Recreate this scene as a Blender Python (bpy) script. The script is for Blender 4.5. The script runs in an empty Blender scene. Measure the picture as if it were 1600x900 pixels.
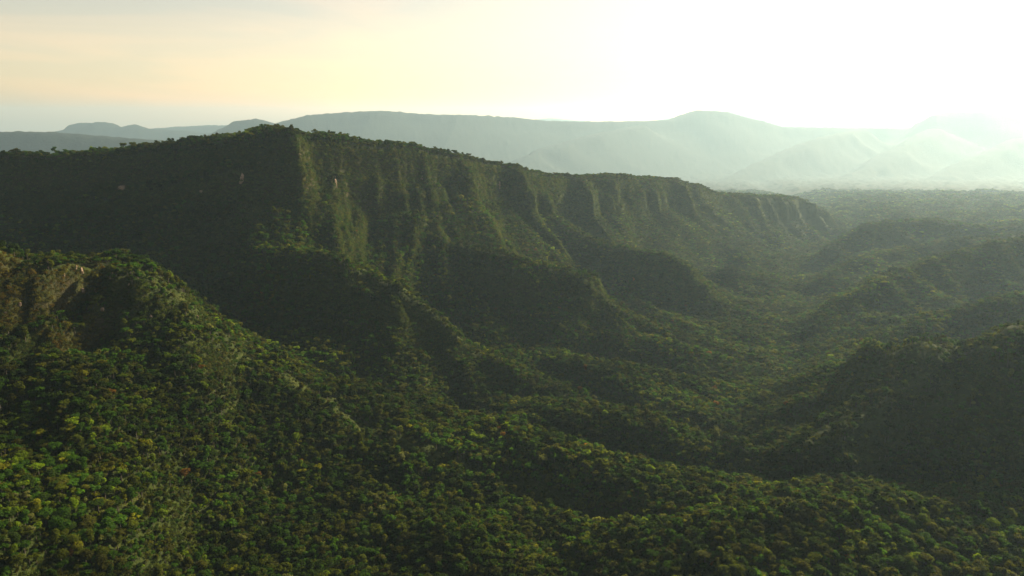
import bpy, math
import numpy as np
from mathutils import Vector

# ------------------------------------------------------------------ camera, sky, sun, exposure
rng = np.random.default_rng(11)
scene = bpy.context.scene
CZ = 360.0                                   # camera height above the datum (a drone over a valley)
cam_data = bpy.data.cameras.new('camera')
cam_data.sensor_width = 36.0
cam_data.lens = 25.7
cam_data.clip_start = 1.0
cam_data.clip_end = 120000.0
cam = bpy.data.objects.new('camera', cam_data)
scene.collection.objects.link(cam)
cam.location = (0, 0, CZ)
cam.rotation_euler = (math.radians(90 - 12.8), 0, 0)
scene.camera = cam

SUN_AZ, SUN_EL = math.radians(48.0), math.radians(25.0)      # azimuth clockwise from +Y
world = bpy.data.worlds.new('World')
scene.world = world
world.use_nodes = True
wn, wl = world.node_tree.nodes, world.node_tree.links
wn.clear()
w_out = wn.new('ShaderNodeOutputWorld')
w_bg = wn.new('ShaderNodeBackground')
w_bg.inputs['Strength'].default_value = 0.05
sky = wn.new('ShaderNodeTexSky')
sky.sky_type = 'NISHITA'
sky.sun_disc = False
sky.sun_elevation = SUN_EL
sky.sun_rotation = SUN_AZ
sky.altitude = 300
sky.air_density = 1.0
sky.dust_density = 1.3
sky.ozone_density = 0.0
tint = wn.new('ShaderNodeMix'); tint.data_type = 'RGBA'; tint.blend_type = 'MULTIPLY'
tint.inputs['Factor'].default_value = 1.0
tint.inputs['B'].default_value = (1.40, 1.05, 0.79, 1)
wl.new(sky.outputs['Color'], tint.inputs['A'])
# thin high cloud veils, the same all over the sky
tc = wn.new('ShaderNodeTexCoord')
mp = wn.new('ShaderNodeMapping'); mp.inputs['Scale'].default_value = (1.6, 1.6, 14.0)
wl.new(tc.outputs['Generated'], mp.inputs['Vector'])
cn = wn.new('ShaderNodeTexNoise'); cn.inputs['Scale'].default_value = 1.7
cn.inputs['Detail'].default_value = 5.0; cn.inputs['Distortion'].default_value = 0.6
wl.new(mp.outputs['Vector'], cn.inputs['Vector'])
cr = wn.new('ShaderNodeMapRange')
cr.inputs['From Min'].default_value = 0.42; cr.inputs['From Max'].default_value = 0.75
cr.inputs['To Min'].default_value = 0.0; cr.inputs['To Max'].default_value = 0.7
wl.new(cn.outputs['Fac'], cr.inputs['Value'])
cm = wn.new('ShaderNodeMix'); cm.data_type = 'RGBA'; cm.blend_type = 'SCREEN'
cm.blend_type = 'MULTIPLY'
cm.inputs['B'].default_value = (1.5, 1.18, 1.0, 1)
wl.new(cr.outputs['Result'], cm.inputs['Factor'])
wl.new(tint.outputs['Result'], cm.inputs['A'])
wl.new(cm.outputs['Result'], w_bg.inputs['Color'])
wl.new(w_bg.outputs['Background'], w_out.inputs['Surface'])

S = Vector((math.sin(SUN_AZ) * math.cos(SUN_EL), math.cos(SUN_AZ) * math.cos(SUN_EL), math.sin(SUN_EL)))
sun_data = bpy.data.lights.new('sun', 'SUN')
sun_data.energy = 5.0
sun_data.angle = math.radians(0.5)
sun_data.color = (1.0, 0.85, 0.56)
sun = bpy.data.objects.new('sun', sun_data)
scene.collection.objects.link(sun)
sun.rotation_euler = S.to_track_quat('Z', 'Y').to_euler()
sun.location = S * 3000 + Vector((0, 0, CZ))

vs = scene.view_settings
vs.view_transform = 'Standard'
vs.look = 'None'
vs.exposure = 1.5
vs.gamma = 1.0
vs.use_curve_mapping = False
scene.cycles.max_bounces = 6
scene.cycles.diffuse_bounces = 1
scene.cycles.glossy_bounces = 1
scene.cycles.transmission_bounces = 3
scene.cycles.volume_bounces = 0
scene.cycles.transparent_max_bounces = 4
scene.cycles.use_denoising = True

# ------------------------------------------------------------------ noise and terrain functions
_perm = np.random.default_rng(5).permutation(256)
_perm = np.concatenate([_perm, _perm, _perm])
_ga = np.random.default_rng(6).uniform(0, 2 * np.pi, 256)
_gx, _gy = np.cos(_ga), np.sin(_ga)


def noise2(x, y):
    """gradient noise, about -0.7..0.7"""
    xi = np.floor(x).astype(np.int64); yi = np.floor(y).astype(np.int64)
    fx = x - xi; fy = y - yi
    u = fx * fx * fx * (fx * (fx * 6 - 15) + 10); v = fy * fy * fy * (fy * (fy * 6 - 15) + 10)
    xi &= 255; yi &= 255

    def g(a, b, dx, dy):
        h = _perm[_perm[(xi + a) & 255] + ((yi + b) & 255)]
        return _gx[h] * dx + _gy[h] * dy
    n00 = g(0, 0, fx, fy); n10 = g(1, 0, fx - 1, fy); n01 = g(0, 1, fx, fy - 1); n11 = g(1, 1, fx - 1, fy - 1)
    a = n00 + u * (n10 - n00); b = n01 + u * (n11 - n01)
    return a + v * (b - a)


def fbm(x, y, octv=4):
    t = 0.0; a = 1.0; f = 1.0
    for i in range(octv):
        t = t + a * noise2(x * f + 17.3 * i, y * f - 9.1 * i); a *= 0.5; f *= 2.03
    return t


def smooth(x, a, b):
    t = np.clip((x - a) / (b - a), 0, 1)
    return t * t * (3 - 2 * t)


def ext_interp(d, prof):
    xs = np.array([p[0] for p in prof], float); ys = np.array([p[1] for p in prof], float)
    sl = (ys[-1] - ys[-2]) / (xs[-1] - xs[-2])
    return np.where(d > xs[-1], ys[-1] + sl * (d - xs[-1]), np.interp(d, xs, ys))


# Crest lines of the hills in metres: (x, y, height, height of the cliff below the crest)
RIDGES = [
    dict(name='escarpment', front=[(0, 0), (60, 28), (150, 105), (300, 215), (500, 300), (900, 380)], back=[(0, 0), (100, 8), (400, 40), (1500, 170), (4000, 500)], cliff=(12, 50), gully=(88, 185),
         pts=[(-1187.9, 1250, 295.3, 85), (-862.5, 1250, 304.9, 88), (-766.7, 1270, 304.0, 90), (-666.4, 1290, 312.9, 95), (-565.4, 1290, 323.8, 95), (-499.5, 1280, 334.9, 95), (-445.8, 1270, 345.7, 95), (-387.6, 1330, 337.3, 95), (-292.6, 1420, 325.0, 100), (-197.4, 1530, 310.6, 100), (-113.2, 1640, 287.6, 95), (0.0, 1800, 253.0, 85), (138.8, 2000, 217.1, 80), (302.8, 2180, 200.5, 75), (445.0, 2330, 189.5, 75), (613.8, 2520, 151.7, 65), (777.4, 2700, 101.7, 55), (1198.8, 3050, 52.3, 50), (1376.3, 3200, -32.9, 30)]),
    dict(name='cliff_spur', front=[(0, 0), (50, 15), (130, 40), (300, 85), (450, 130), (800, 230)], back=[(0, 0), (60, 15), (200, 90), (400, 200)], cliff=(8, 45), gully=(36, 75),
         pts=[(-546.0, 560, 266.4, 75), (-482.8, 680, 242.0, 75), (-469.9, 715, 234.0, 75), (-460.4, 740, 226.9, 72), (-443.6, 755, 218.8, 62), (-397.8, 755, 207.8, 36), (-358.1, 765, 177.7, 20), (-324.0, 775, 140.6, 10), (-286.1, 780, 106.5, 4), (-214.3, 770, 66.4, 0), (-110.9, 735, 23.9, 0), (0.0, 690, -5.2, 0), (80.6, 640, -18.0, 0), (138.7, 590, -21.7, 0)]),
    dict(name='wooded_spur', front=[(0, 0), (14, 2), (50, 22), (150, 80), (300, 145), (600, 230)], back=[(0, 0), (30, 24), (120, 105), (300, 230)], cliff=(8, 50), gully=(34, 100),
         pts=[(-427.5, 1200, 201.0, 0), (-367.4, 1120, 171.7, 10), (-310.1, 1090, 163.0, 30), (-226.5, 1060, 161.7, 45), (-169.2, 1050, 136.9, 40), (-104.0, 1045, 85.7, 30), (-57.0, 1040, 44.9, 15), (28.4, 1025, 0.2, 5), (139.6, 1000, -37.1, 0), (225.1, 960, -55.7, 0), (287.8, 925, -64.8, 0)]),
    dict(name='wooded_spur', front=[(0, 0), (14, 2), (50, 22), (150, 80), (300, 145), (600, 230)], back=[(0, 0), (30, 24), (120, 105), (300, 230)], cliff=(8, 50), gully=(34, 100),
         pts=[(-216.8, 1450, 167.9, 0), (-145.6, 1370, 135.8, 15), (-46.9, 1320, 128.6, 40), (58.3, 1310, 113.8, 50), (139.3, 1300, 98.0, 50), (174.1, 1290, 55.0, 40), (233.1, 1285, 8.3, 20), (301.3, 1270, -23.6, 5), (392.6, 1220, -51.8, 0), (443.3, 1170, -63.3, 0), (471.8, 1130, -70.9, 0)]),
    dict(name='wooded_spur', front=[(0, 0), (14, 2), (50, 22), (150, 80), (300, 145), (600, 230)], back=[(0, 0), (30, 24), (120, 105), (300, 230)], cliff=(8, 50), gully=(34, 100),
         pts=[(99.2, 1880, 110.9, 0), (228.5, 1720, 78.6, 15), (349.7, 1640, 68.1, 45), (402.1, 1610, 44.3, 45), (432.6, 1580, 2.5, 30), (453.2, 1545, -28.2, 10), (540.6, 1490, -47.8, 0), (589.5, 1440, -54.5, 0)]),
    dict(name='shaded_ridge', front=[(0, 0), (26, 2), (55, 22), (165, 118), (400, 270)], back=[(0, 0), (30, 12), (150, 80), (400, 220)], cliff=(10, 50), gully=(36, 90),
         pts=[(322.8, 790, 11.6, 0), (365.2, 800, 39.1, 0), (392.2, 800, 66.7, 0), (438.0, 810, 98.3, 0), (476.0, 815, 113.8, 0), (496.6, 805, 110.7, 0), (506.1, 790, 110.1, 0), (520.4, 770, 124.5, 0), (540.4, 745, 157.5, 0), (589.4, 725, 175.1, 0), (657.1, 690, 171.1, 0), (713.2, 650, 157.5, 0)]),
    dict(name='shaded_ridge', front=[(0, 0), (22, 2), (50, 26), (120, 95), (300, 250)], back=[(0, 0), (40, 20), (120, 90), (300, 250)], cliff=(10, 50), gully=(10, 50),
         pts=[(349.6, 680, 16.3, 0), (407.0, 700, 56.9, 0), (463.6, 715, 93.0, 0), (552.0, 735, 125.4, 0)]),
    dict(name='shaded_ridge', front=[(0, 0), (10, 1), (40, 28), (110, 100), (300, 260)], back=[(0, 0), (10, 1), (40, 28), (110, 100), (300, 260)], cliff=(10, 50), gully=(8, 50),
         pts=[(309.3, 690, 40.3, 0), (387.7, 730, 67.2, 0), (448.7, 760, 91.0, 0), (506.1, 790, 110.1, 0)]),
    dict(name='foreground_knoll', front=[(0, 0), (60, 12), (200, 40), (500, 120)], back=[(0, 0), (40, 15), (120, 45), (300, 120)], cliff=(10, 50), gully=(14, 60),
         pts=[(195.0, 530, 47.5, 0), (281.2, 540, 52.5, 0), (325.4, 545, 53.2, 0), (368.2, 545, 47.4, 0), (416.6, 540, 52.5, 0), (498.7, 520, 78.2, 0)]),
    dict(name='low_rise', front=[(0, 0), (16, 2), (40, 26), (105, 98), (260, 190), (500, 260)], back=[(0, 0), (30, 24), (120, 105), (300, 230)], cliff=(10, 50), gully=(20, 110),
         pts=[(469.3, 1040, 1.0, 0), (558.2, 1110, 14.1, 0), (706.9, 1200, 36.1, 0), (885.7, 1230, 66.9, 0), (1120.2, 1250, 87.5, 0)]),
    dict(name='hazy_hill', front=[(0, 0), (16, 2), (40, 26), (105, 98), (260, 190), (500, 260)], back=[(0, 0), (30, 24), (120, 105), (300, 230)], cliff=(10, 50), gully=(25, 120),
         pts=[(576.6, 1350, -22.2, 0), (641.6, 1420, -4.7, 0), (766.2, 1500, 33.0, 0), (936.6, 1620, 62.9, 0), (1086.6, 1680, 82.1, 0), (1216.3, 1720, 94.0, 0), (1470.6, 1750, 83.1, 0)]),
    dict(name='hazy_hill', front=[(0, 0), (16, 2), (40, 26), (105, 98), (260, 190), (500, 260)], back=[(0, 0), (30, 24), (120, 105), (300, 230)], cliff=(10, 50), gully=(30, 160),
         pts=[(999.7, 2300, -32.8, 0), (1061.0, 2350, -20.3, 0), (1162.7, 2400, 27.2, 0), (1356.6, 2450, 44.1, 0), (1508.8, 2450, 33.3, 0), (1564.9, 2400, 22.9, 0), (1657.8, 2350, 21.6, 0), (1926.8, 2300, 28.8, 0)]),
    dict(name='hazy_hill', front=[(0, 0), (16, 2), (40, 26), (105, 98), (260, 190), (500, 260)], back=[(0, 0), (30, 24), (120, 105), (300, 230)], cliff=(10, 50), gully=(30, 200),
         pts=[(1775.0, 3150, -71.3, 0), (1999.5, 3250, -59.1, 0), (2201.3, 3300, -45.2, 0), (2431.1, 3300, -33.6, 0), (2892.5, 3300, -24.9, 0)]),
    dict(name='hazy_hill', front=[(0, 0), (16, 2), (40, 26), (105, 98), (260, 190), (500, 260)], back=[(0, 0), (30, 24), (120, 105), (300, 230)], cliff=(10, 50), gully=(25, 120),
         pts=[(795.8, 1850, -43.3, 0), (937.7, 1950, -8.2, 0), (1126.5, 2050, 17.2, 0), (1299.3, 2100, 35.2, 0), (1483.8, 2100, 42.7, 0), (1758.6, 2100, 61.3, 0)]),
    dict(name='mountain_range', front=[(0, 0), (160, 22), (450, 226), (1600, 745), (3200, 1200), (6600, 1730)], back=[(0, 0), (160, 22), (450, 226), (1600, 745), (3200, 1200), (6600, 1730)], cliff=(10, 50), gully=(270, 2000),
         pts=[(-6292.6, 13286, -136.0, 0), (-5547.9, 13778, 159.1, 0), (-5056.5, 13778, 389.2, 0), (-4700.2, 13778, 435.0, 0), (-4353.4, 13778, 354.8, 0), (-3823.7, 14024, 494.5, 0), (-3158.2, 14270, 556.0, 0), (-2470.4, 14516, 583.4, 0), (-1760.3, 14763, 526.1, 0), (-779.9, 15255, 506.3, 0), (134.3, 15747, 458.8, 0), (819.0, 15993, 393.9, 0), (1802.1, 16239, 380.9, 0), (2813.9, 16485, 394.9, 0), (3497.2, 16731, 423.2, 0), (4188.5, 16977, 635.3, 0), (4768.1, 16977, 607.2, 0), (5504.0, 16977, 424.2, 0), (6096.0, 16977, 268.6, 0), (7954.3, 17223, 238.5, 0), (8941.7, 16731, 256.0, 0), (9156.1, 16239, 542.7, 0), (9538.0, 16239, 583.0, 0), (10074.2, 15993, 579.6, 0), (10888.9, 15993, 592.9, 0), (13598.4, 15993, 658.9, 0)]),
    dict(name='mountain_foothill', front=[(0, 0), (160, 22), (450, 226), (1600, 745), (3200, 1200), (6600, 1730)], back=[(0, 0), (160, 22), (450, 226), (1600, 745), (3200, 1200), (6600, 1730)], cliff=(10, 50), gully=(190, 1200),
         pts=[(3462.4, 12056, -657.6, 0), (4674.5, 13532, -317.6, 0), (6079.0, 14763, 58.0, 0), (7276.8, 15747, 209.5, 0)]),
    dict(name='mountain_foothill', front=[(0, 0), (160, 22), (450, 226), (1600, 745), (3200, 1200), (6600, 1730)], back=[(0, 0), (160, 22), (450, 226), (1600, 745), (3200, 1200), (6600, 1730)], cliff=(10, 50), gully=(190, 1200),
         pts=[(0.0, 12056, -398.1, 0), (337.2, 13040, -182.1, 0), (1224.2, 14270, 68.1, 0), (2691.5, 15747, 301.5, 0)]),
    dict(name='mountain_foothill', front=[(0, 0), (160, 22), (450, 226), (1600, 745), (3200, 1200), (6600, 1730)], back=[(0, 0), (160, 22), (450, 226), (1600, 745), (3200, 1200), (6600, 1730)], cliff=(10, 50), gully=(190, 1200),
         pts=[(4940.8, 11564, -716.2, 0), (5663.3, 12302, -572.1, 0), (7118.9, 13778, -154.4, 0), (8612.7, 15255, 239.7, 0)]),
    dict(name='mountain_foothill', front=[(0, 0), (160, 22), (450, 226), (1600, 745), (3200, 1200), (6600, 1730)], back=[(0, 0), (160, 22), (450, 226), (1600, 745), (3200, 1200), (6600, 1730)], cliff=(10, 50), gully=(190, 1200),
         pts=[(7114.0, 12056, -501.6, 0), (8317.6, 13040, -182.1, 0), (9455.7, 13778, 78.1, 0)]),
    dict(name='distant_mountain', front=[(0, 0), (160, 22), (450, 226), (1600, 745), (3200, 1200), (6600, 1730)], back=[(0, 0), (160, 22), (450, 226), (1600, 745), (3200, 1200), (6600, 1730)], cliff=(10, 50), gully=(500, 3300),
         pts=[(-556.6, 32585, 320.5, 0), (1667.4, 32585, 537.3, 0), (3337.9, 32585, 401.9, 0), (5151.8, 32585, 239.0, 0), (6944.8, 32585, 591.4, 0), (9153.3, 32585, 807.5, 0), (11088.7, 32585, 888.3, 0), (14955.6, 32585, 1022.9, 0), (18022.5, 32585, 861.4, 0), (22206.7, 32585, 699.5, 0), (27758.3, 32585, 699.5, 0)]),
    dict(name='distant_mountain', front=[(0, 0), (160, 22), (450, 226), (1600, 745), (3200, 1200), (6600, 1730)], back=[(0, 0), (160, 22), (450, 226), (1600, 745), (3200, 1200), (6600, 1730)], cliff=(10, 50), gully=(500, 3300),
         pts=[(-11488.6, 20615, -9.8, 0), (-10588.8, 20615, 128.4, 0), (-9519.1, 20615, 231.8, 0), (-8632.8, 20615, 283.4, 0), (-7662.3, 20615, 300.6, 0), (-6698.6, 20615, 231.8, 0), (-5295.4, 20615, 111.2, 0)]),
    dict(name='blue_mountain', front=[(0, 0), (160, 22), (450, 226), (1600, 745), (3200, 1200), (6600, 1730)], back=[(0, 0), (160, 22), (450, 226), (1600, 745), (3200, 1200), (6600, 1730)], cliff=(10, 50), gully=(320, 1500),
         pts=[(-11239.7, 17223, -64.8, 0), (-10390.7, 17223, 195.4, 0), (-10122.9, 17223, 324.8, 0), (-9554.7, 17223, 396.5, 0), (-9236.6, 17223, 353.5, 0), (-8982.0, 17223, 267.3, 0), (-8681.0, 17223, 324.8, 0), (-8368.3, 17223, 224.1, 0), (-7957.3, 17223, 209.8, 0), (-7518.1, 17223, 180.9, 0), (-6786.2, 17223, 123.3, 0), (-5326.1, 17223, -93.8, 0)]),
    dict(name='blue_hill', front=[(0, 0), (160, 22), (450, 226), (1600, 745), (3200, 1200), (6600, 1730)], back=[(0, 0), (160, 22), (450, 226), (1600, 745), (3200, 1200), (6600, 1730)], cliff=(10, 50), gully=(260, 1100),
         pts=[(-9587.8, 9349, 325.3, 0), (-7199.0, 9349, 278.4, 0), (-6402.8, 9349, 255.0, 0), (-5922.6, 9349, 255.0, 0), (-5446.5, 9349, 223.7, 0), (-4811.2, 9349, 176.6, 0), (-4015.4, 9349, 113.7, 0), (-2981.6, 9103, -18.4, 0)]),
]


FLOOR_Y = [0, 400, 600, 900, 1300, 1800, 2200, 3200, 4500, 9000, 13000, 40000]
FLOOR_Z = [-318, -324, -344, -368, -384, -398, -409, -440, -500, -800, -1000, -1050]


VALLEY_Y = [0, 450, 800, 1300, 2200, 3000, 4500, 40000]
VALLEY_X = [60, 140, 325, 500, 940, 1330, 1900, 12000]


def ridge_height(r, X, Y, idx):
    """height of one hill at the points X, Y (1-D)"""
    pts = np.array(r['pts'], float)
    segs = list(zip(pts[:-1], pts[1:]))
    best = np.full(X.shape, 1e12); side = np.zeros(X.shape)
    store = []
    for a, b in segs:
        ex, ey = b[0] - a[0], b[1] - a[1]
        L2 = ex * ex + ey * ey; L = math.sqrt(L2)
        t = np.clip(((X - a[0]) * ex + (Y - a[1]) * ey) / L2, 0, 1)
        px, py = X - (a[0] + t * ex), Y - (a[1] + t * ey)
        d2 = px * px + py * py + 4.0
        store.append((t, d2, (ex * py - ey * px) / (L * np.sqrt(d2))))
        np.minimum(best, d2, out=best)
    ws = 0; zc = 0; cc = 0; side = 0
    for (a, b), (t, d2, sd) in zip(segs, store):     # blend the crest values where two stretches are equally near
        w = best / d2; w = w * w; w = w * w
        ws = ws + w; zc = zc + w * (a[2] + t * (b[2] - a[2])); cc = cc + w * (a[3] + t * (b[3] - a[3])); side = side + w * sd
    zc /= ws; cc /= ws; side /= ws
    d = np.sqrt(best) - 2.0
    A, wl_ = r['gully']
    # buttresses and gullies running down from the crest
    tx, ty = pts[-1, 0] - pts[0, 0], pts[-1, 1] - pts[0, 1]
    tl = math.hypot(tx, ty); tx /= tl; ty /= tl
    q = (X * tx + Y * ty) / wl_ + idx * 31.7 + 1.9 * noise2(X / (3.4 * wl_), Y / (3.4 * wl_))
    p = (-X * ty + Y * tx) / wl_
    gl = np.abs(noise2(q, 0.30 * p + 3.1)) * 2.2 - 0.45 + 0.5 * noise2(q * 2.7, 0.6 * p + 8.0)
    if wl_ < 300:
        gl = gl + 0.28 * noise2(q * 7.1 + 4.0, 1.6 * p) + 0.14 * noise2(q * 15.7, 4.0 * p)
    gl = gl * (0.65 + 1.1 * noise2(q * .37 + 2.2, p * .25))
    de = np.maximum(0, d + A * gl * smooth(d, 0, 0.6 * A + 6))
    w = smooth(-side, -0.6, 0.6)                        # 1 on the front side
    cc = cc * (1.0 + 0.55 * noise2(q * .8 + 5.5, p * .2)) 
    st = np.clip(0.55 + 0.8 * noise2(q * 1.3 + 9.0, p * .3), .15, .9)
    c0, c1 = r['cliff']
    front = ext_interp(de, r['front']) + cc * (st * smooth(de, c0, c0 + .5 * (c1 - c0)) + (1 - st) * smooth(de, c0 + .65 * (c1 - c0), c1 * 1.15))
    back = ext_interp(de, r['back'])
    return zc - (w * front + (1 - w) * back)


def reach(prof, drop):
    d = np.arange(0, 15000, 25.0)
    return d[np.searchsorted(ext_interp(d, prof), drop)] if ext_interp(d, prof)[-1] > drop else 15000


def terrain(X, Y):
    """height above the datum and the index of the crest line that rules there (-1: valley floor)"""
    shp = X.shape
    X = X.ravel(); Y = Y.ravel()
    R_ = np.hypot(X, Y)
    off = X - np.interp(Y, VALLEY_Y, VALLEY_X)
    fz = np.interp(Y, FLOOR_Y, FLOOR_Z) + CZ
    fz = fz - 36 + 26 * (1 - np.exp(-np.maximum(-off, 0) / 230)) + 45 * (1 - np.exp(-np.maximum(off, 0) / 200))
    fz = fz + 12 * fbm(X / 150, Y / 150, 3) * np.clip(R_ / 800, .8, 3)
    rd = 1 - 2.6 * np.abs(noise2(X / 230 + .45 * Y / 230 + 7.7, (Y - .45 * X) / 420 + 1.2))
    fz = fz + 16 * rd * np.clip(R_ / 800, .8, 2.2) * smooth(np.abs(off), 20, 260)
    k = np.clip(0.008 * R_, 5, 60)
    ek = np.exp(np.zeros_like(fz)); m = fz.copy(); own = np.full(X.shape, -1)
    for i, r in enumerate(RIDGES):
        P = np.array(r['pts'])
        dr = P[:, 2].max() - (CZ - 1080) + 120
        rc = max(reach(r['front'], dr), reach(r['back'], dr)) + 2 * r['gully'][0]
        s = (X > P[:, 0].min() - rc) & (X < P[:, 0].max() + rc) & (Y > P[:, 1].min() - rc) & (Y < P[:, 1].max() + rc)
        h = ridge_height(r, X[s], Y[s], i)
        ms, es, ks = m[s], ek[s], k[s]
        up = h > ms
        nm = np.maximum(h, ms)
        ek[s] = es * np.exp((ms - nm) / ks) + np.exp(np.maximum(h - nm, -600) / ks)
        m[s] = nm
        o = own[s]; o[up] = i; own[s] = o
    z = m + k * np.log(ek) - k * 0.15
    # ravines that run down to the right, as the spurs do
    ra, rb = (X - 0.8 * Y) / 1.28, (0.8 * X + Y) / 1.28
    rav = np.abs(noise2(ra / 420 + 1.7, rb / 135 + .9 + .35 * noise2(X / 150, Y / 150))) * 2.4
    z = z + (30 - 11 * smooth(-X, 120, 320)) * (np.minimum(rav, 1.1) - .5) * smooth(R_, 300, 520) * (1 - smooth(R_, 1100, 1700)) * smooth(-off, -40, 140)
    far = np.clip(R_ / 1500, .5, 3)
    z = z + 9 * np.clip(R_ / 1200, .5, 3) * (np.abs(fbm(X / 190 + 3, Y / 260, 2)) - .25) * smooth(m - fz, 0, 40)
    z = z + 6.5 * far * (1 - .7 * smooth(R_, 4500, 8000)) * fbm(X / (70 * far), Y / (70 * far), 4)
    return z.reshape(shp), own.reshape(shp)


# ------------------------------------------------------------------ terrain mesh
core = np.radians(np.linspace(-45, 45, 940))
wing = np.radians(np.linspace(46, 85, 40))
ANG = np.concatenate([-wing[::-1], core, wing])
RAD = np.concatenate([np.geomspace(60, 400, 40, endpoint=False), np.geomspace(400, 3500, 520, endpoint=False),
                      np.geomspace(3500, 18000, 200, endpoint=False), np.geomspace(18000, 36000, 50)])
AA, RR = np.meshgrid(ANG, RAD)
GX, GY = RR * np.sin(AA), RR * np.cos(AA)
GZ, GO = terrain(GX, GY)
NR, NA = GX.shape
e = 4.0
gxh = (np.roll(GZ, -1, 1) - np.roll(GZ, 1, 1)) / np.maximum(1e-3, np.hypot(np.roll(GX, -1, 1) - np.roll(GX, 1, 1), np.roll(GY, -1, 1) - np.roll(GY, 1, 1)))
grh = np.gradient(GZ, axis=0) / np.gradient(RR, axis=0)
GSL = np.degrees(np.arctan(np.hypot(gxh, grh)))                # slope in degrees
# how much of each place the camera's side can see: running horizon along each ray
el = (GZ + 18 - CZ) / RR
hor = np.maximum.accumulate((GZ - CZ) / RR, axis=0)
GVIS = el >= hor - 12.0 / RR


def grid_pick(arr, x, y):
    a = np.arctan2(x, y); r = np.hypot(x, y)
    ia = np.clip(np.searchsorted(ANG, a), 1, NA - 1); ir = np.clip(np.searchsorted(RAD, r), 1, NR - 1)
    return arr[ir, ia]


def grid_z(x, y):
    """bilinear height of the terrain mesh"""
    a = np.arctan2(x, y); r = np.hypot(x, y)
    ia = np.clip(np.searchsorted(ANG, a), 1, NA - 1); ir = np.clip(np.searchsorted(RAD, r), 1, NR - 1)
    ta = (a - ANG[ia - 1]) / (ANG[ia] - ANG[ia - 1]); tr = (r - RAD[ir - 1]) / (RAD[ir] - RAD[ir - 1])
    z0 = GZ[ir - 1, ia - 1] * (1 - ta) + GZ[ir - 1, ia] * ta
    z1 = GZ[ir, ia - 1] * (1 - ta) + GZ[ir, ia] * ta
    return z0 * (1 - tr) + z1 * tr


# ------------------------------------------------------------------ materials
def new_mat(name):
    m = bpy.data.materials.new(name); m.use_nodes = True
    nt = m.node_tree
    for n in list(nt.nodes):
        if n.type != 'OUTPUT_MATERIAL':
            nt.nodes.remove(n)
    return m, nt, nt.nodes['Material Output']


def ramp(nt, stops):
    n = nt.nodes.new('ShaderNodeValToRGB')
    els = n.color_ramp.elements
    els[0].position, els[0].color = stops[0][0], (*stops[0][1], 1)
    els[1].position, els[1].color = stops[-1][0], (*stops[-1][1], 1)
    for p, c in stops[1:-1]:
        q = els.new(p); q.color = (*c, 1)
    return n


def noise_node(nt, scale, detail=4, vec=None, rough=0.55):
    n = nt.nodes.new('ShaderNodeTexNoise')
    n.inputs['Scale'].default_value = scale; n.inputs['Detail'].default_value = detail
    n.inputs['Roughness'].default_value = rough
    if vec is not None:
        nt.links.new(vec, n.inputs['Vector'])
    return n


def ground_material(name, far):
    m, nt, out = new_mat(name)
    L = nt.links
    tcn = nt.nodes.new('ShaderNodeTexCoord'); vec = tcn.outputs['Object']
    if far:
        n1 = noise_node(nt, 0.004, 8, vec, 0.65)
        green = ramp(nt, [(0.3, (.004, .008, .004)), (0.55, (.007, .013, .006)), (0.75, (.014, .019, .008))])  # darkened: the far canopy's shadowing of itself is put into the colour
        L.new(n1.outputs['Fac'], green.inputs['Fac'])
        bn = noise_node(nt, 0.03, 4, vec, 0.6); dist = 14.0
    else:
        n1 = noise_node(nt, 0.06, 6, vec, 0.65)
        green = ramp(nt, [(0.3, (.012, .020, .006)), (0.55, (.030, .042, .008)), (0.75, (.056, .062, .010))])
        L.new(n1.outputs['Fac'], green.inputs['Fac'])
        bn = noise_node(nt, 0.35, 7, vec, 0.7); dist = 3.0
    mpn = nt.nodes.new('ShaderNodeMapping'); mpn.inputs['Scale'].default_value = (1, 1, 0.35)
    L.new(vec, mpn.inputs['Vector'])
    n2 = noise_node(nt, 0.10, 7, mpn.outputs['Vector'], 0.7)
    rock = ramp(nt, [(0.3, (.018, .014, .009)), (0.5, (.034, .024, .014)), (0.62, (.058, .038, .020)), (0.75, (.15, .10, .07))])
    L.new(n2.outputs['Fac'], rock.inputs['Fac'])
    at = nt.nodes.new('ShaderNodeAttribute'); at.attribute_name = 'rock'
    n3 = noise_node(nt, 0.035, 6, vec, 0.6)
    ma = nt.nodes.new('ShaderNodeMath'); ma.operation = 'MULTIPLY_ADD'
    L.new(n3.outputs['Fac'], ma.inputs[0]); ma.inputs[1].default_value = 2.4; ma.inputs[2].default_value = -1.35
    ad = nt.nodes.new('ShaderNodeMath'); ad.operation = 'ADD'; ad.use_clamp = True
    L.new(ma.outputs[0], ad.inputs[0]); L.new(at.outputs['Fac'], ad.inputs[1])
    mu = nt.nodes.new('ShaderNodeMath'); mu.operation = 'MULTIPLY'; mu.use_clamp = True
    L.new(ad.outputs[0], mu.inputs[0]); L.new(at.outputs['Fac'], mu.inputs[1])
    mix = nt.nodes.new('ShaderNodeMix'); mix.data_type = 'RGBA'
    L.new(mu.outputs[0], mix.inputs['Factor']); L.new(green.outputs['Color'], mix.inputs['A']); L.new(rock.outputs['Color'], mix.inputs['B'])
    bs = nt.nodes.new('ShaderNodeBsdfPrincipled')
    bs.inputs['Roughness'].default_value = 0.95; bs.inputs['Specular IOR Level'].default_value = 0.1
    L.new(mix.outputs['Result'], bs.inputs['Base Color'])
    bp = nt.nodes.new('ShaderNodeBump'); bp.inputs['Distance'].default_value = dist; bp.inputs['Strength'].default_value = 0.8
    L.new(bn.outputs['Fac'], bp.inputs['Height']); L.new(bp.outputs['Normal'], bs.inputs['Normal'])
    L.new(bs.outputs['BSDF'], out.inputs['Surface'])
    return m


MAT_NEAR = ground_material('forest_ground', False)
MAT_FAR = ground_material('far_woodland', True)


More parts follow.
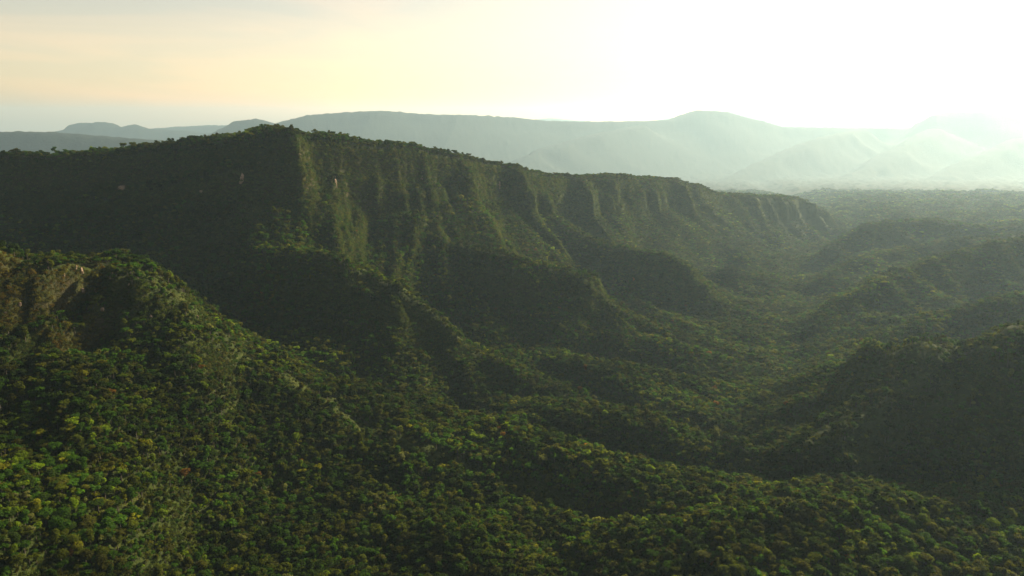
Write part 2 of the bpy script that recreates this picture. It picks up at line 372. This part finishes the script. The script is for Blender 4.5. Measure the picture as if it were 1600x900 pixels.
def foliage_material():
    m, nt, out = new_mat('foliage')
    L = nt.links
    at = nt.nodes.new('ShaderNodeAttribute'); at.attribute_type = 'INSTANCER'; at.attribute_name = 'tint'
    tcn = nt.nodes.new('ShaderNodeTexCoord')
    n = noise_node(nt, 0.55, 3, tcn.outputs['Object'])
    mr = nt.nodes.new('ShaderNodeMapRange')
    mr.inputs['From Min'].default_value = 0.3; mr.inputs['From Max'].default_value = 0.7
    mr.inputs['To Min'].default_value = 0.6; mr.inputs['To Max'].default_value = 1.4
    L.new(n.outputs['Fac'], mr.inputs['Value'])
    mx = nt.nodes.new('ShaderNodeVectorMath'); mx.operation = 'SCALE'
    L.new(at.outputs['Color'], mx.inputs[0]); L.new(mr.outputs['Result'], mx.inputs['Scale'])
    bs = nt.nodes.new('ShaderNodeBsdfPrincipled')
    bs.inputs['Roughness'].default_value = 0.6; bs.inputs['Specular IOR Level'].default_value = 0.04
    L.new(mx.outputs['Vector'], bs.inputs['Base Color'])
    tr = nt.nodes.new('ShaderNodeBsdfTranslucent')
    ty = nt.nodes.new('ShaderNodeVectorMath'); ty.operation = 'MULTIPLY'
    ty.inputs[1].default_value = (1.9, 1.9, 0.8)
    L.new(mx.outputs['Vector'], ty.inputs[0]); L.new(ty.outputs['Vector'], tr.inputs['Color'])
    ms = nt.nodes.new('ShaderNodeMixShader'); ms.inputs['Fac'].default_value = 0.5
    L.new(bs.outputs['BSDF'], ms.inputs[1]); L.new(tr.outputs['BSDF'], ms.inputs[2])
    L.new(ms.outputs['Shader'], out.inputs['Surface'])
    return m


def plain_noise_material(name, stops, scale, rough=0.9, bump=0.2):
    m, nt, out = new_mat(name)
    tcn = nt.nodes.new('ShaderNodeTexCoord')
    n = noise_node(nt, scale, 5, tcn.outputs['Object'], 0.65)
    c = ramp(nt, stops); nt.links.new(n.outputs['Fac'], c.inputs['Fac'])
    bs = nt.nodes.new('ShaderNodeBsdfPrincipled'); bs.inputs['Roughness'].default_value = rough
    bs.inputs['Specular IOR Level'].default_value = 0.2
    nt.links.new(c.outputs['Color'], bs.inputs['Base Color'])
    bp = nt.nodes.new('ShaderNodeBump'); bp.inputs['Distance'].default_value = bump
    nt.links.new(n.outputs['Fac'], bp.inputs['Height']); nt.links.new(bp.outputs['Normal'], bs.inputs['Normal'])
    nt.links.new(bs.outputs['BSDF'], out.inputs['Surface'])
    return m


MAT_LEAF = foliage_material()
MAT_BARK = plain_noise_material('bark', [(.3, (.03, .026, .02)), (.7, (.09, .08, .065))], 1.5)
MAT_ROCK = plain_noise_material('cliff_rock', [(.25, (.10, .07, .05)), (.5, (.24, .17, .12)), (.75, (.42, .34, .28))], 0.35, 0.9, 0.6)

# ------------------------------------------------------------------ terrain objects, one for each hill
quads_r, quads_a = np.meshgrid(np.arange(NR - 1), np.arange(NA - 1), indexing='ij')
v00 = (quads_r * NA + quads_a).ravel(); v01 = v00 + 1; v10 = v00 + NA; v11 = v10 + 1
FACES = np.stack([v00, v10, v11, v01], 1)[:, ::-1]
FOWN = GO[:-1, :-1].ravel()
VCO = np.stack([GX.ravel(), GY.ravel(), GZ.ravel()], 1)
ROCK = (0.75 * smooth(GSL, 56, 70) * (1 - .8 * smooth(RR, 1500, 2000))).ravel()


def make_mesh(name, co, faces, smooth_shade=True):
    me = bpy.data.meshes.new(name)
    me.vertices.add(len(co)); me.vertices.foreach_set('co', np.ascontiguousarray(co, dtype=np.float32).ravel())
    nv = faces.shape[1]
    me.loops.add(len(faces) * nv); me.loops.foreach_set('vertex_index', np.ascontiguousarray(faces, dtype=np.int32).ravel())
    me.polygons.add(len(faces)); me.polygons.foreach_set('loop_start', np.arange(0, len(faces) * nv, nv, dtype=np.int32))
    if smooth_shade:
        me.polygons.foreach_set('use_smooth', np.ones(len(faces), dtype=bool))
    me.update(calc_edges=True)
    return me


for i in range(-1, len(RIDGES)):
    f = FACES[FOWN == i]
    if len(f) == 0:
        continue
    used, inv = np.unique(f.ravel(), return_inverse=True)
    nm = 'valley_ground' if i < 0 else RIDGES[i]['name']
    me = make_mesh(nm, VCO[used], inv.reshape(f.shape))
    a = me.attributes.new('rock', 'FLOAT', 'POINT'); a.data.foreach_set('value', ROCK[used].astype(np.float32))
    ob = bpy.data.objects.new(nm, me); scene.collection.objects.link(ob)
    ob['kind'] = 'structure'
    near = i < 0 or np.hypot(RIDGES[i]['pts'][0][0], RIDGES[i]['pts'][0][1]) < 3000
    me.materials.append(MAT_NEAR); me.materials.append(MAT_FAR)
    cen = RR.ravel()[f[:, 0]]
    me.polygons.foreach_set('material_index', (cen > 6000).astype(np.int32))

# ------------------------------------------------------------------ tree crowns
def ico(sub):
    import bmesh
    bm = bmesh.new(); bmesh.ops.create_icosphere(bm, subdivisions=sub, radius=1.0)
    v = np.array([p.co[:] for p in bm.verts]); f = np.array([[q.index for q in p.verts] for p in bm.faces])
    bm.free()
    return v, f


ICO1 = ico(2)
#  name, crown lobes: number, spread, lobe radius, base height, flatness, total height
SHAPES = [
    ('round-crowned', 7, 0.55, 0.62, 0.66, 0.70, 1.0),
    ('broad-crowned', 9, 0.75, 0.55, 0.70, 0.55, 0.95),
    ('flat-topped', 8, 0.72, 0.50, 0.77, 0.36, 1.03),
    ('tall narrow', 6, 0.30, 0.50, 0.62, 0.95, 1.1),
    ('ragged', 6, 0.80, 0.42, 0.66, 0.70, 1.0),
    ('layered', 8, 0.65, 0.46, 0.64, 0.45, 1.1),
    ('bushy', 8, 0.50, 0.66, 0.58, 0.75, 0.88),
    ('open-branched', 5, 0.85, 0.36, 0.72, 0.60, 1.05),
]
CR, TH = 3.0, 9.2                       # crown radius and height of the unit tree, metres


def crown_geometry(shape, seed, n_leaf, leaf):
    """leaf clumps spread over the lobes of one crown, round a lumpy inner mass"""
    g = np.random.default_rng(seed)
    _, nl, spread, lr, base, flat, hh = shape
    V, Fq = [], []
    Vt, Ft = [], []
    nv = 0
    lobes = []
    for k in range(nl):
        a = 2 * np.pi * (k + g.uniform(-.35, .35)) / nl
        rad = CR * spread * (0.15 if k == 0 else g.uniform(.6, 1.05))
        z = TH * hh * (base + g.uniform(-.06, .10)) + (CR * flat * 0.55 if k == 0 else 0)
        if shape[0] == 'layered':
            z = TH * hh * (0.42 + 0.5 * k / nl)
            rad = CR * spread * (1.0 - 0.6 * k / nl)
        if shape[0] == 'tall narrow':
            z = TH * hh * (0.45 + 0.45 * k / nl)
        r = CR * lr * g.uniform(.75, 1.2)
        lobes.append((np.array([rad * np.cos(a), rad * np.sin(a), z]), np.array([r, r, r * flat * g.uniform(.8, 1.2)])))
    quads = []; tris = []
    co = []
    for c, s in lobes:
        v, f = ICO1
        lump = 1 + 0.22 * g.normal(size=(len(v), 1))
        co.append(c + v * s * 0.62 * lump); tris.append(f + nv); nv += len(v)
    per = n_leaf // nl
    for c, s in lobes:
        d = g.normal(size=(per, 3)); d[:, 2] += 0.35
        d /= np.linalg.norm(d, axis=1)[:, None]
        p = c + d * s * g.uniform(.82, 1.16, size=(per, 1))
        nrm = d + 0.55 * g.normal(size=(per, 3)); nrm /= np.linalg.norm(nrm, axis=1)[:, None]
        t = np.cross(nrm, g.normal(size=(per, 3))); t /= np.linalg.norm(t, axis=1)[:, None]
        b = np.cross(nrm, t)
        sz = leaf * g.uniform(.6, 1.4, size=(per, 1))
        q = np.stack([p - t * sz, p - b * sz * .7 - nrm * sz * .25, p + t * sz, p + b * sz * .7 - nrm * sz * .25], 1)
        co.append(q.reshape(-1, 3)); quads.append(np.arange(per * 4).reshape(per, 4) + nv); nv += per * 4
    co = np.concatenate(co)
    tr = np.concatenate(tris); qd = np.concatenate(quads)
    tr = np.concatenate([tr, qd[:, [0, 1, 2]], qd[:, [0, 2, 3]]])
    return co, tr, lobes


def trunk_geometry(shape, lobes, seed, sides=6):
    g = np.random.default_rng(seed + 99)
    co, fc = [], []; nv = 0

    def tube(p, q, r0, r1):
        nonlocal nv
        p, q = np.array(p, float), np.array(q, float); ax = q - p; ax /= np.linalg.norm(ax)
        t = np.cross(ax, [0.3, 1, 0.2]); t /= np.linalg.norm(t); b = np.cross(ax, t)
        an = np.arange(sides) * 2 * np.pi / sides
        ring = np.cos(an)[:, None] * t + np.sin(an)[:, None] * b
        co.append(np.concatenate([p + ring * r0, q + ring * r1]))
        for i in range(sides):
            j = (i + 1) % sides
            fc.append([nv + i, nv + j, nv + sides + j]); fc.append([nv + i, nv + sides + j, nv + sides + i])
        nv += 2 * sides
    top = np.mean([l[0] for l in lobes], axis=0)
    fork = np.array([top[0] * .4, top[1] * .4, top[2] * .72])
    tube((0, 0, -3), fork, .33, .22)
    for c, s in lobes:
        tube(fork, c, .15, .05)
    return np.concatenate(co), np.array(fc)


def tri_mesh(name, co, tr, mat):
    me = make_mesh(name, co, tr, False)
    me.materials.append(mat)
    return me


# whole trees for the mass of the forest (crown and trunk in one mesh)
src = bpy.data.collections.new('forest_sources')
for k, sh in enumerate(SHAPES):
    co, tr, lobes = crown_geometry(sh, 100 + k, 280, 0.54)
    tco, tfc = trunk_geometry(sh, lobes, 100 + k, 4)
    me = make_mesh('forest_tree_source', np.concatenate([co, tco]), np.concatenate([tr, tfc + len(co)]), False)
    me.materials.append(MAT_LEAF); me.materials.append(MAT_BARK)
    me.polygons.foreach_set('material_index', np.concatenate([np.zeros(len(tr)), np.ones(len(tfc))]).astype(np.int32))
    ob = bpy.data.objects.new('source_%02d' % k, me); src.objects.link(ob)
# low scrub for the cliffs
src2 = bpy.data.collections.new('scrub_sources')
for k in range(4):
    g = np.random.default_rng(300 + k)
    n = 170
    d = g.normal(size=(n, 3)); d[:, 2] = np.abs(d[:, 2]); d /= np.linalg.norm(d, axis=1)[:, None]
    p = d * np.array([1.7, 1.7, 1.5]) * g.uniform(.5, 1.1, size=(n, 1))
    nr = d + .6 * g.normal(size=(n, 3)); nr /= np.linalg.norm(nr, axis=1)[:, None]
    t = np.cross(nr, g.normal(size=(n, 3))); t /= np.linalg.norm(t, axis=1)[:, None]; b = np.cross(nr, t)
    sz = g.uniform(.16, .36, size=(n, 1))
    q = np.stack([p - t * sz, p - b * sz * .7, p + t * sz, p + b * sz * .7], 1).reshape(-1, 3)
    qi = np.arange(n * 4).reshape(n, 4)
    me = tri_mesh('scrub_source', q, np.concatenate([qi[:, [0, 1, 2]], qi[:, [0, 2, 3]]]), MAT_LEAF)
    ob = bpy.data.objects.new('scrub_%02d' % k, me); src2.objects.link(ob)

# ------------------------------------------------------------------ scatter the forest
def crest_gap(x, y):
    """0..1: how open and grassy the ground is along the sharp crests"""
    g = np.zeros(len(x))
    for r in RIDGES:
        w = {'cliff_spur': 15, 'wooded_spur': 10, 'shaded_ridge': 22}.get(r['name'])
        if w is None:
            continue
        P = np.array(r['pts'])
        s_ = (x > P[:, 0].min() - 60) & (x < P[:, 0].max() + 60) & (y > P[:, 1].min() - 60) & (y < P[:, 1].max() + 60)
        xx, yy = x[s_], y[s_]
        b2 = np.full(len(xx), 1e9)
        for a, b in zip(P[:-1], P[1:]):
            ex, ey = b[0] - a[0], b[1] - a[1]
            t = np.clip(((xx - a[0]) * ex + (yy - a[1]) * ey) / (ex * ex + ey * ey), 0, 1)
            b2 = np.minimum(b2, (xx - a[0] - t * ex) ** 2 + (yy - a[1] - t * ey) ** 2)
        d = np.sqrt(b2) + 14 * fbm(xx / 35, yy / 35, 2)
        g[s_] = np.maximum(g[s_], 1 - smooth(d, .6 * w, w))
    return g


def jitter_grid(s, rmin, rmax, half_angle=46):
    n = int(rmax / s) + 2
    ii = np.arange(-n, n + 1); jj = np.arange(0, int(n / 0.87) + 3)
    A, B = np.meshgrid(ii, jj)
    x = (A + 0.5 * (B % 2)).ravel() * s; y = B.ravel() * s * 0.87
    x = x + rng.uniform(-.42, .42, x.shape) * s; y = y + rng.uniform(-.42, .42, y.shape) * s
    r = np.hypot(x, y)
    k = (r >= rmin) & (r < rmax) & (np.abs(np.arctan2(x, y)) < math.radians(half_angle))
    return x[k], y[k]


COLS = {
    'dark green': (.018, .034, .010), 'mid green': (.026, .062, .011), 'olive': (.046, .060, .012),
    'brownish olive': (.038, .042, .013), 'lime green': (.080, .125, .014), 'yellow-green': (.100, .108, .016),
    'rust brown': (.095, .052, .024), 'grey-green': (.070, .080, .045),
}
CN = list(COLS); CV = np.array([COLS[c] for c in CN]) * np.array([.84, .82, .48])


def choose_colour(x, y):
    n = fbm(x / 210, y / 210, 3); n2 = fbm(x / 60 + 40, y / 60 - 13, 2)
    w = np.stack([1.0 - .6 * n, .9 + .5 * n, .8 + .8 * n2, .55 - .8 * n2,
                  np.clip(-.04 + .75 * n + .35 * n2, .008, 1), np.clip(.0 + .4 * n2 + .2 * n, .006, 1), np.clip(.002 + .02 * n2, .001, 1), .10 + 0 * n], 1)
    w = np.clip(w, .005, None); w /= w.sum(1, keepdims=True)
    u = rng.random((len(x), 1))
    return (np.cumsum(w, 1) < u).sum(1).clip(0, len(CN) - 1)


xs, ys, sc = [], [], []
for s, r0, r1, k in ((4.0, 330, 1450, .97), (5.8, 1450, 2500, 1.3), (9.0, 2500, 4600, 1.75), (15.0, 4600, 7500, 2.7)):
    x, y = jitter_grid(s, r0, r1)
    vis = grid_pick(GVIS, x, y)
    sl = grid_pick(GSL, x, y)
    keep = vis & (rng.random(len(x)) < (1 - .93 * smooth(sl, 54, 66)) * (1 - .85 * crest_gap(x, y)))
    x, y, sl = x[keep], y[keep], sl[keep]
    size = k * np.exp(rng.normal(0, .33 if r0 < 1000 else .2, len(x))) * (1 - .55 * smooth(sl, 42, 60))
    size = np.where(rng.random(len(x)) < .03, size * 1.45, size)
    xs.append(x); ys.append(y); sc.append(np.clip(size, .35 * k, 1.65 * k) * .92)
TX, TY, TS = np.concatenate(xs), np.concatenate(ys), np.concatenate(sc)
TZ = grid_z(TX, TY) - 0.4
TV = rng.integers(0, len(SHAPES), len(TX))
TC = choose_colour(TX, TY)
TR = rng.uniform(0, 2 * np.pi, len(TX))
TCOL = CV[TC] * np.exp(rng.normal(0, .14, (len(TX), 1)) + 1.0 * fbm(TX / 130 + 70, TY / 130, 3)[:, None])  # own tone per tree, plus painted patches of sun and shade over the canopy

# project to find the trees that show largest in the picture
cp, sp = math.cos(math.radians(12.8)), math.sin(math.radians(12.8))


def project(x, y, z):
    dz = z - CZ
    f = y * cp - dz * sp; up = y * sp + dz * cp
    return 0.5 + x / f * (25.7 / 36), 0.5 - up / f * (25.7 / 36) * 16 / 9, f


PU, PV, PD = project(TX, TY, TZ + .75 * TH * TS)
inframe = (PU > .004) & (PU < .996) & (PV > .1) & (PV < .992)
score = np.where(inframe, TS ** .5 / PD, 0)
order = np.argsort(-score)
PICK = order[:300]
rest = np.ones(len(TX), bool); rest[PICK] = False


def scatter_object(name, co, scale, rotz, var, col, coll, tilt=None):
    me = bpy.data.meshes.new(name)
    me.vertices.add(len(co)); me.vertices.foreach_set('co', co.astype(np.float32).ravel())
    for nm, typ, key, val in (('scl', 'FLOAT_VECTOR', 'vector', scale), ('rot', 'FLOAT_VECTOR', 'vector', rotz), ('tint', 'FLOAT_COLOR', 'color', col)):
        at = me.attributes.new(nm, typ, 'POINT')
        at.data.foreach_set(key, val.astype(np.float32).ravel())
    at = me.attributes.new('var', 'INT', 'POINT'); at.data.foreach_set('value', var.astype(np.int32))
    ob = bpy.data.objects.new(name, me); scene.collection.objects.link(ob)
    ng = bpy.data.node_groups.new(name + '_nodes', 'GeometryNodeTree')
    ng.interface.new_socket('Geometry', in_out='INPUT', socket_type='NodeSocketGeometry')
    ng.interface.new_socket('Geometry', in_out='OUTPUT', socket_type='NodeSocketGeometry')
    N, L = ng.nodes, ng.links
    gi, go = N.new('NodeGroupInput'), N.new('NodeGroupOutput')
    ip = N.new('GeometryNodeInstanceOnPoints')
    ci = N.new('GeometryNodeCollectionInfo'); ci.inputs['Collection'].default_value = coll
    ci.inputs['Separate Children'].default_value = True; ci.inputs['Reset Children'].default_value = True

    def named(nm, typ):
        a = N.new('GeometryNodeInputNamedAttribute'); a.data_type = typ; a.inputs['Name'].default_value = nm
        return a.outputs['Attribute']
    L.new(gi.outputs[0], ip.inputs['Points']); L.new(ci.outputs[0], ip.inputs['Instance'])
    ip.inputs['Pick Instance'].default_value = True
    L.new(named('var', 'INT'), ip.inputs['Instance Index'])
    er = N.new('FunctionNodeEulerToRotation'); L.new(named('rot', 'FLOAT_VECTOR'), er.inputs[0])
    L.new(er.outputs[0], ip.inputs['Rotation'])
    L.new(named('scl', 'FLOAT_VECTOR'), ip.inputs['Scale'])
    L.new(ip.outputs[0], go.inputs[0])
    md = ob.modifiers.new('scatter', 'NODES'); md.node_group = ng
    ob['kind'] = 'stuff'
    return ob


def rgba(c):
    return np.concatenate([c, np.ones((len(c), 1))], 1)


r = rest
hs = TS[r] * np.exp(rng.normal(0, .12, r.sum())) * (1 - .45 * smooth(np.hypot(TX[r], TY[r]), 1100, 2200))   # far trees flattened so sunlit and shaded slopes stand out
forest = scatter_object('forest', np.stack([TX[r], TY[r], TZ[r]], 1), np.stack([TS[r], TS[r], hs], 1),
                        np.stack([0 * TR[r], 0 * TR[r], TR[r]], 1), TV[r], rgba(TCOL[r]), src)
forest['label'] = 'dense green forest canopy covering the valley and its spurs'
forest['category'] = 'forest'

x, y = jitter_grid(3.4, 330, 2900)
sl = grid_pick(GSL, x, y)
keep = grid_pick(GVIS, x, y) & (rng.random(len(x)) < np.maximum(smooth(sl, 44, 58), .55 * crest_gap(x, y)))
x2, y2 = jitter_grid(1.9, 330, 2000, 42)
k2 = grid_pick(GVIS, x2, y2) & (rng.random(len(x2)) < .8 * smooth(grid_pick(GSL, x2, y2), 46, 60))
x3, y3 = jitter_grid(1.1, 550, 880, 42)
k3 = grid_pick(GVIS, x3, y3) & (rng.random(len(x3)) < .65 * smooth(grid_pick(GSL, x3, y3), 60, 70))
x, y = np.concatenate([x[keep], x2[k2], x3[k3]]), np.concatenate([y[keep], y2[k2], y3[k3]])
z = grid_z(x, y) - rng.uniform(0, .5, len(x))
ss = np.exp(rng.normal(0, .35, len(x))) * np.clip(np.hypot(x, y) / 1000, .9, 1.6)
SCV = np.array([(.026, .040, .010), (.034, .042, .010), (.046, .048, .012), (.022, .042, .010), (.044, .062, .011)])
sci = rng.integers(0, 5, len(x))
SCC = SCV[sci]
dry = (np.exp(-((x + 470) / 70) ** 2 - ((y - 715) / 90) ** 2) + .5 * fbm(x / 60, y / 60, 2) > .45)      # dry grass on the near bluff
SCC[dry] = SCC[dry] * np.array([1.45, 1.0, .8])
scrub = scatter_object('cliff_scrub', np.stack([x, y, z], 1), np.stack([ss, ss, ss * rng.uniform(.7, 1.5, len(x))], 1),
                       np.stack([0 * x, 0 * x, rng.uniform(0, 6.28, len(x))], 1), rng.integers(0, 4, len(x)), rgba(SCC), src2)
scrub['label'] = 'low olive scrub and grass clinging to the steep cliffs'
scrub['category'] = 'scrub'
print('INFO forest', r.sum(), 'scrub', len(x))

# ------------------------------------------------------------------ the 300 nearest trees, one by one
crown_me, trunk_me = [], []
for k, sh in enumerate(SHAPES):
    co, tr, lobes = crown_geometry(sh, 500 + k, 1000, 0.32)
    crown_me.append(tri_mesh('crown', co, tr, MAT_LEAF))
    tco, tfc = trunk_geometry(sh, lobes, 500 + k, 6)
    trunk_me.append(tri_mesh('trunk', tco, tfc, MAT_BARK))

PLACE = ['in the bottom left corner', 'close to the bottom left corner', 'an eighth along the bottom edge', 'a sixth along the bottom edge',
         'a quarter along the bottom edge', 'three tenths along the bottom edge', 'a third along the bottom edge', 'two fifths along the bottom edge',
         'left of the bottom centre', 'at the bottom centre', 'right of the bottom centre', 'three fifths along the bottom edge', 'two thirds along the bottom edge',
         'on the left end of the right knoll', 'three quarters along the bottom edge', 'four fifths along the bottom edge', 'on the right knoll near its middle',
         'nine tenths along the bottom edge', 'close to the bottom right corner', 'in the bottom right corner']
PICK = PICK[np.argsort(PU[PICK])]
buckets = {}
for t in PICK:
    b = int(min(len(PLACE) - 1, PU[t] * len(PLACE)))
    buckets.setdefault((b, TC[t], TV[t]), []).append(t)
LABEL = {}
ORD = ['lowest', 'second lowest', 'third from below', 'fourth from below', 'fifth from below', 'sixth from below']
for (b, c, v), ts in buckets.items():
    base = '%s %s tree %s' % (CN[c], SHAPES[v][0], PLACE[b])
    ts = sorted(ts, key=lambda t: -PV[t])
    for q, t in enumerate(ts):
        LABEL[t] = base if len(ts) == 1 else base + ', ' + (['the lower one', 'the upper one'][q] if len(ts) == 2 else ORD[min(q, 5)])
for t in PICK:
    root = bpy.data.objects.new('forest_tree', None)
    root.empty_display_size = 2
    scene.collection.objects.link(root)
    root.location = (TX[t], TY[t], TZ[t]); root.rotation_euler = (0, 0, TR[t]); root.scale = (TS[t],) * 3
    root['label'] = LABEL[t]; root['category'] = 'tree'; root['group'] = 'nearest trees of the forest canopy'
    c = bpy.data.objects.new('crown', crown_me[TV[t]]); scene.collection.objects.link(c); c.parent = root
    c['tint'] = [float(q) for q in TCOL[t]]
    k = bpy.data.objects.new('trunk', trunk_me[TV[t]]); scene.collection.objects.link(k); k.parent = root

ROCKS = [  # x, y, half width, half height, label
    (-436.6, 726.4, 2.6, 4.2, 'pale orange rock streak just under the grassy brow of the left cliff'),
    (-438.4, 721.2, 2.0, 2.6, 'small reddish rock nub right at the top of the left cliff'),
    (-429.8, 734.5, 2.2, 3.6, 'grey-white rock blocks right of the pale streak on the left cliff'),
    (-436.0, 722.6, 2.4, 3.0, 'speckled pale rock midway down the left cliff face'),
    (-410.4, 709.5, 3.2, 2.2, 'lowest pale ledge on the left cliff, beside green scrub'),
    (-442.4, 706.4, 1.8, 2.4, 'dark red rock patch left of the pale streak on the left cliff'),
    (-467.4, 652.7, 2.2, 3.4, 'rust-coloured rock at the left edge of the frame'),
    (-461.3, 665.2, 1.8, 3.0, 'pale rock rib near the left edge of the frame'),
    (-370.0, 723.8, 2.2, 4.0, 'grey rock ribs at the foot of the left cliff shoulder'),
    (-390.9, 728.3, 1.4, 1.8, 'single small pale stone on the brown left cliff shoulder'),
    (-336.3, 755.0, 1.8, 3.0, 'farthest right rock on the descending left cliff shoulder'),
    (-668.8, 1261.1, 9, 6, 'pinkish bare rock wall low on the far escarpment, left part'),
    (-510.1, 1204.2, 4.5, 4, 'small pale rock spot in the dark far escarpment'),
    (-443.6, 1207.2, 5, 14, 'tall brown rock column on the far escarpment below the summit'),
    (-317.5, 1326.0, 4, 11, 'grey vertical rock slab on the far escarpment right of the summit'),
    (-183.1, 1502.3, 4, 12, 'ochre rock edge of the sunlit buttress on the far escarpment'),
    (-30.2, 1722.0, 4, 11, 'ochre rock edge on the second buttress of the far escarpment'),
]


# ------------------------------------------------------------------ bare rock on the cliffs
def rock_mesh(seed, w, h, d):
    g = np.random.default_rng(seed)
    v, f = ico(4)
    p = v.copy()
    for _ in range(16):                                     # knock flat facets off a ball
        n = g.normal(size=3); n[2] *= .35; n /= np.linalg.norm(n)
        t = g.uniform(.45, .85)
        ov = np.maximum(0, p @ n - t)
        p = p - ov[:, None] * n
    p = p * (1 + .10 * np.sign(np.sin(v[:, 2:3] * 9 + g.uniform(0, 6))) * .4) + .025 * g.normal(size=p.shape)
    return tri_mesh('rock_outcrop', p * np.array([w, d, h]), f, MAT_ROCK)


for q, (x, y, w, h, lab) in enumerate(ROCKS):
    ob = bpy.data.objects.new('rock_outcrop', rock_mesh(40 + q, w, h, w * .6)); scene.collection.objects.link(ob)
    zz = float(grid_z(np.array([x]), np.array([y]))[0])
    ob.location = (x, y, zz); ob.rotation_euler = (0.18, 0.1 * math.sin(q * 2.1), math.atan2(-x, y) + .3 * math.sin(q))
    ob['label'] = lab; ob['category'] = 'rock'; ob['group'] = 'bare rock on the cliffs'


# ------------------------------------------------------------------ haze
hz, nt, out = new_mat('haze')
pv = nt.nodes.new('ShaderNodeVolumePrincipled')
pv.inputs['Color'].default_value = (0.54, 0.79, 1.0, 1)
pv.inputs['Density'].default_value = 3.2e-5
pv.inputs['Density Attribute'].default_value = ''
pv.inputs['Anisotropy'].default_value = 0.45
nt.links.new(pv.outputs['Volume'], out.inputs['Volume'])
hz.cycles.homogeneous_volume = True
lo, hi = float(GZ.min()) - 1.0, max(float(GZ.max()) + 20, CZ + 20)
B = 36500.0
co = np.array([(a * B, b * B, c) for c in (lo, hi) for b in (-1, 1) for a in (-1, 1)], float)
fc = np.array([(0, 2, 3, 1), (4, 5, 7, 6), (0, 1, 5, 4), (2, 6, 7, 3), (0, 4, 6, 2), (1, 3, 7, 5)])
me = make_mesh('haze', co, fc, False); me.materials.append(hz)
hb = bpy.data.objects.new('haze', me); scene.collection.objects.link(hb)
hb['kind'] = 'stuff'
print('haze', lo, hi)
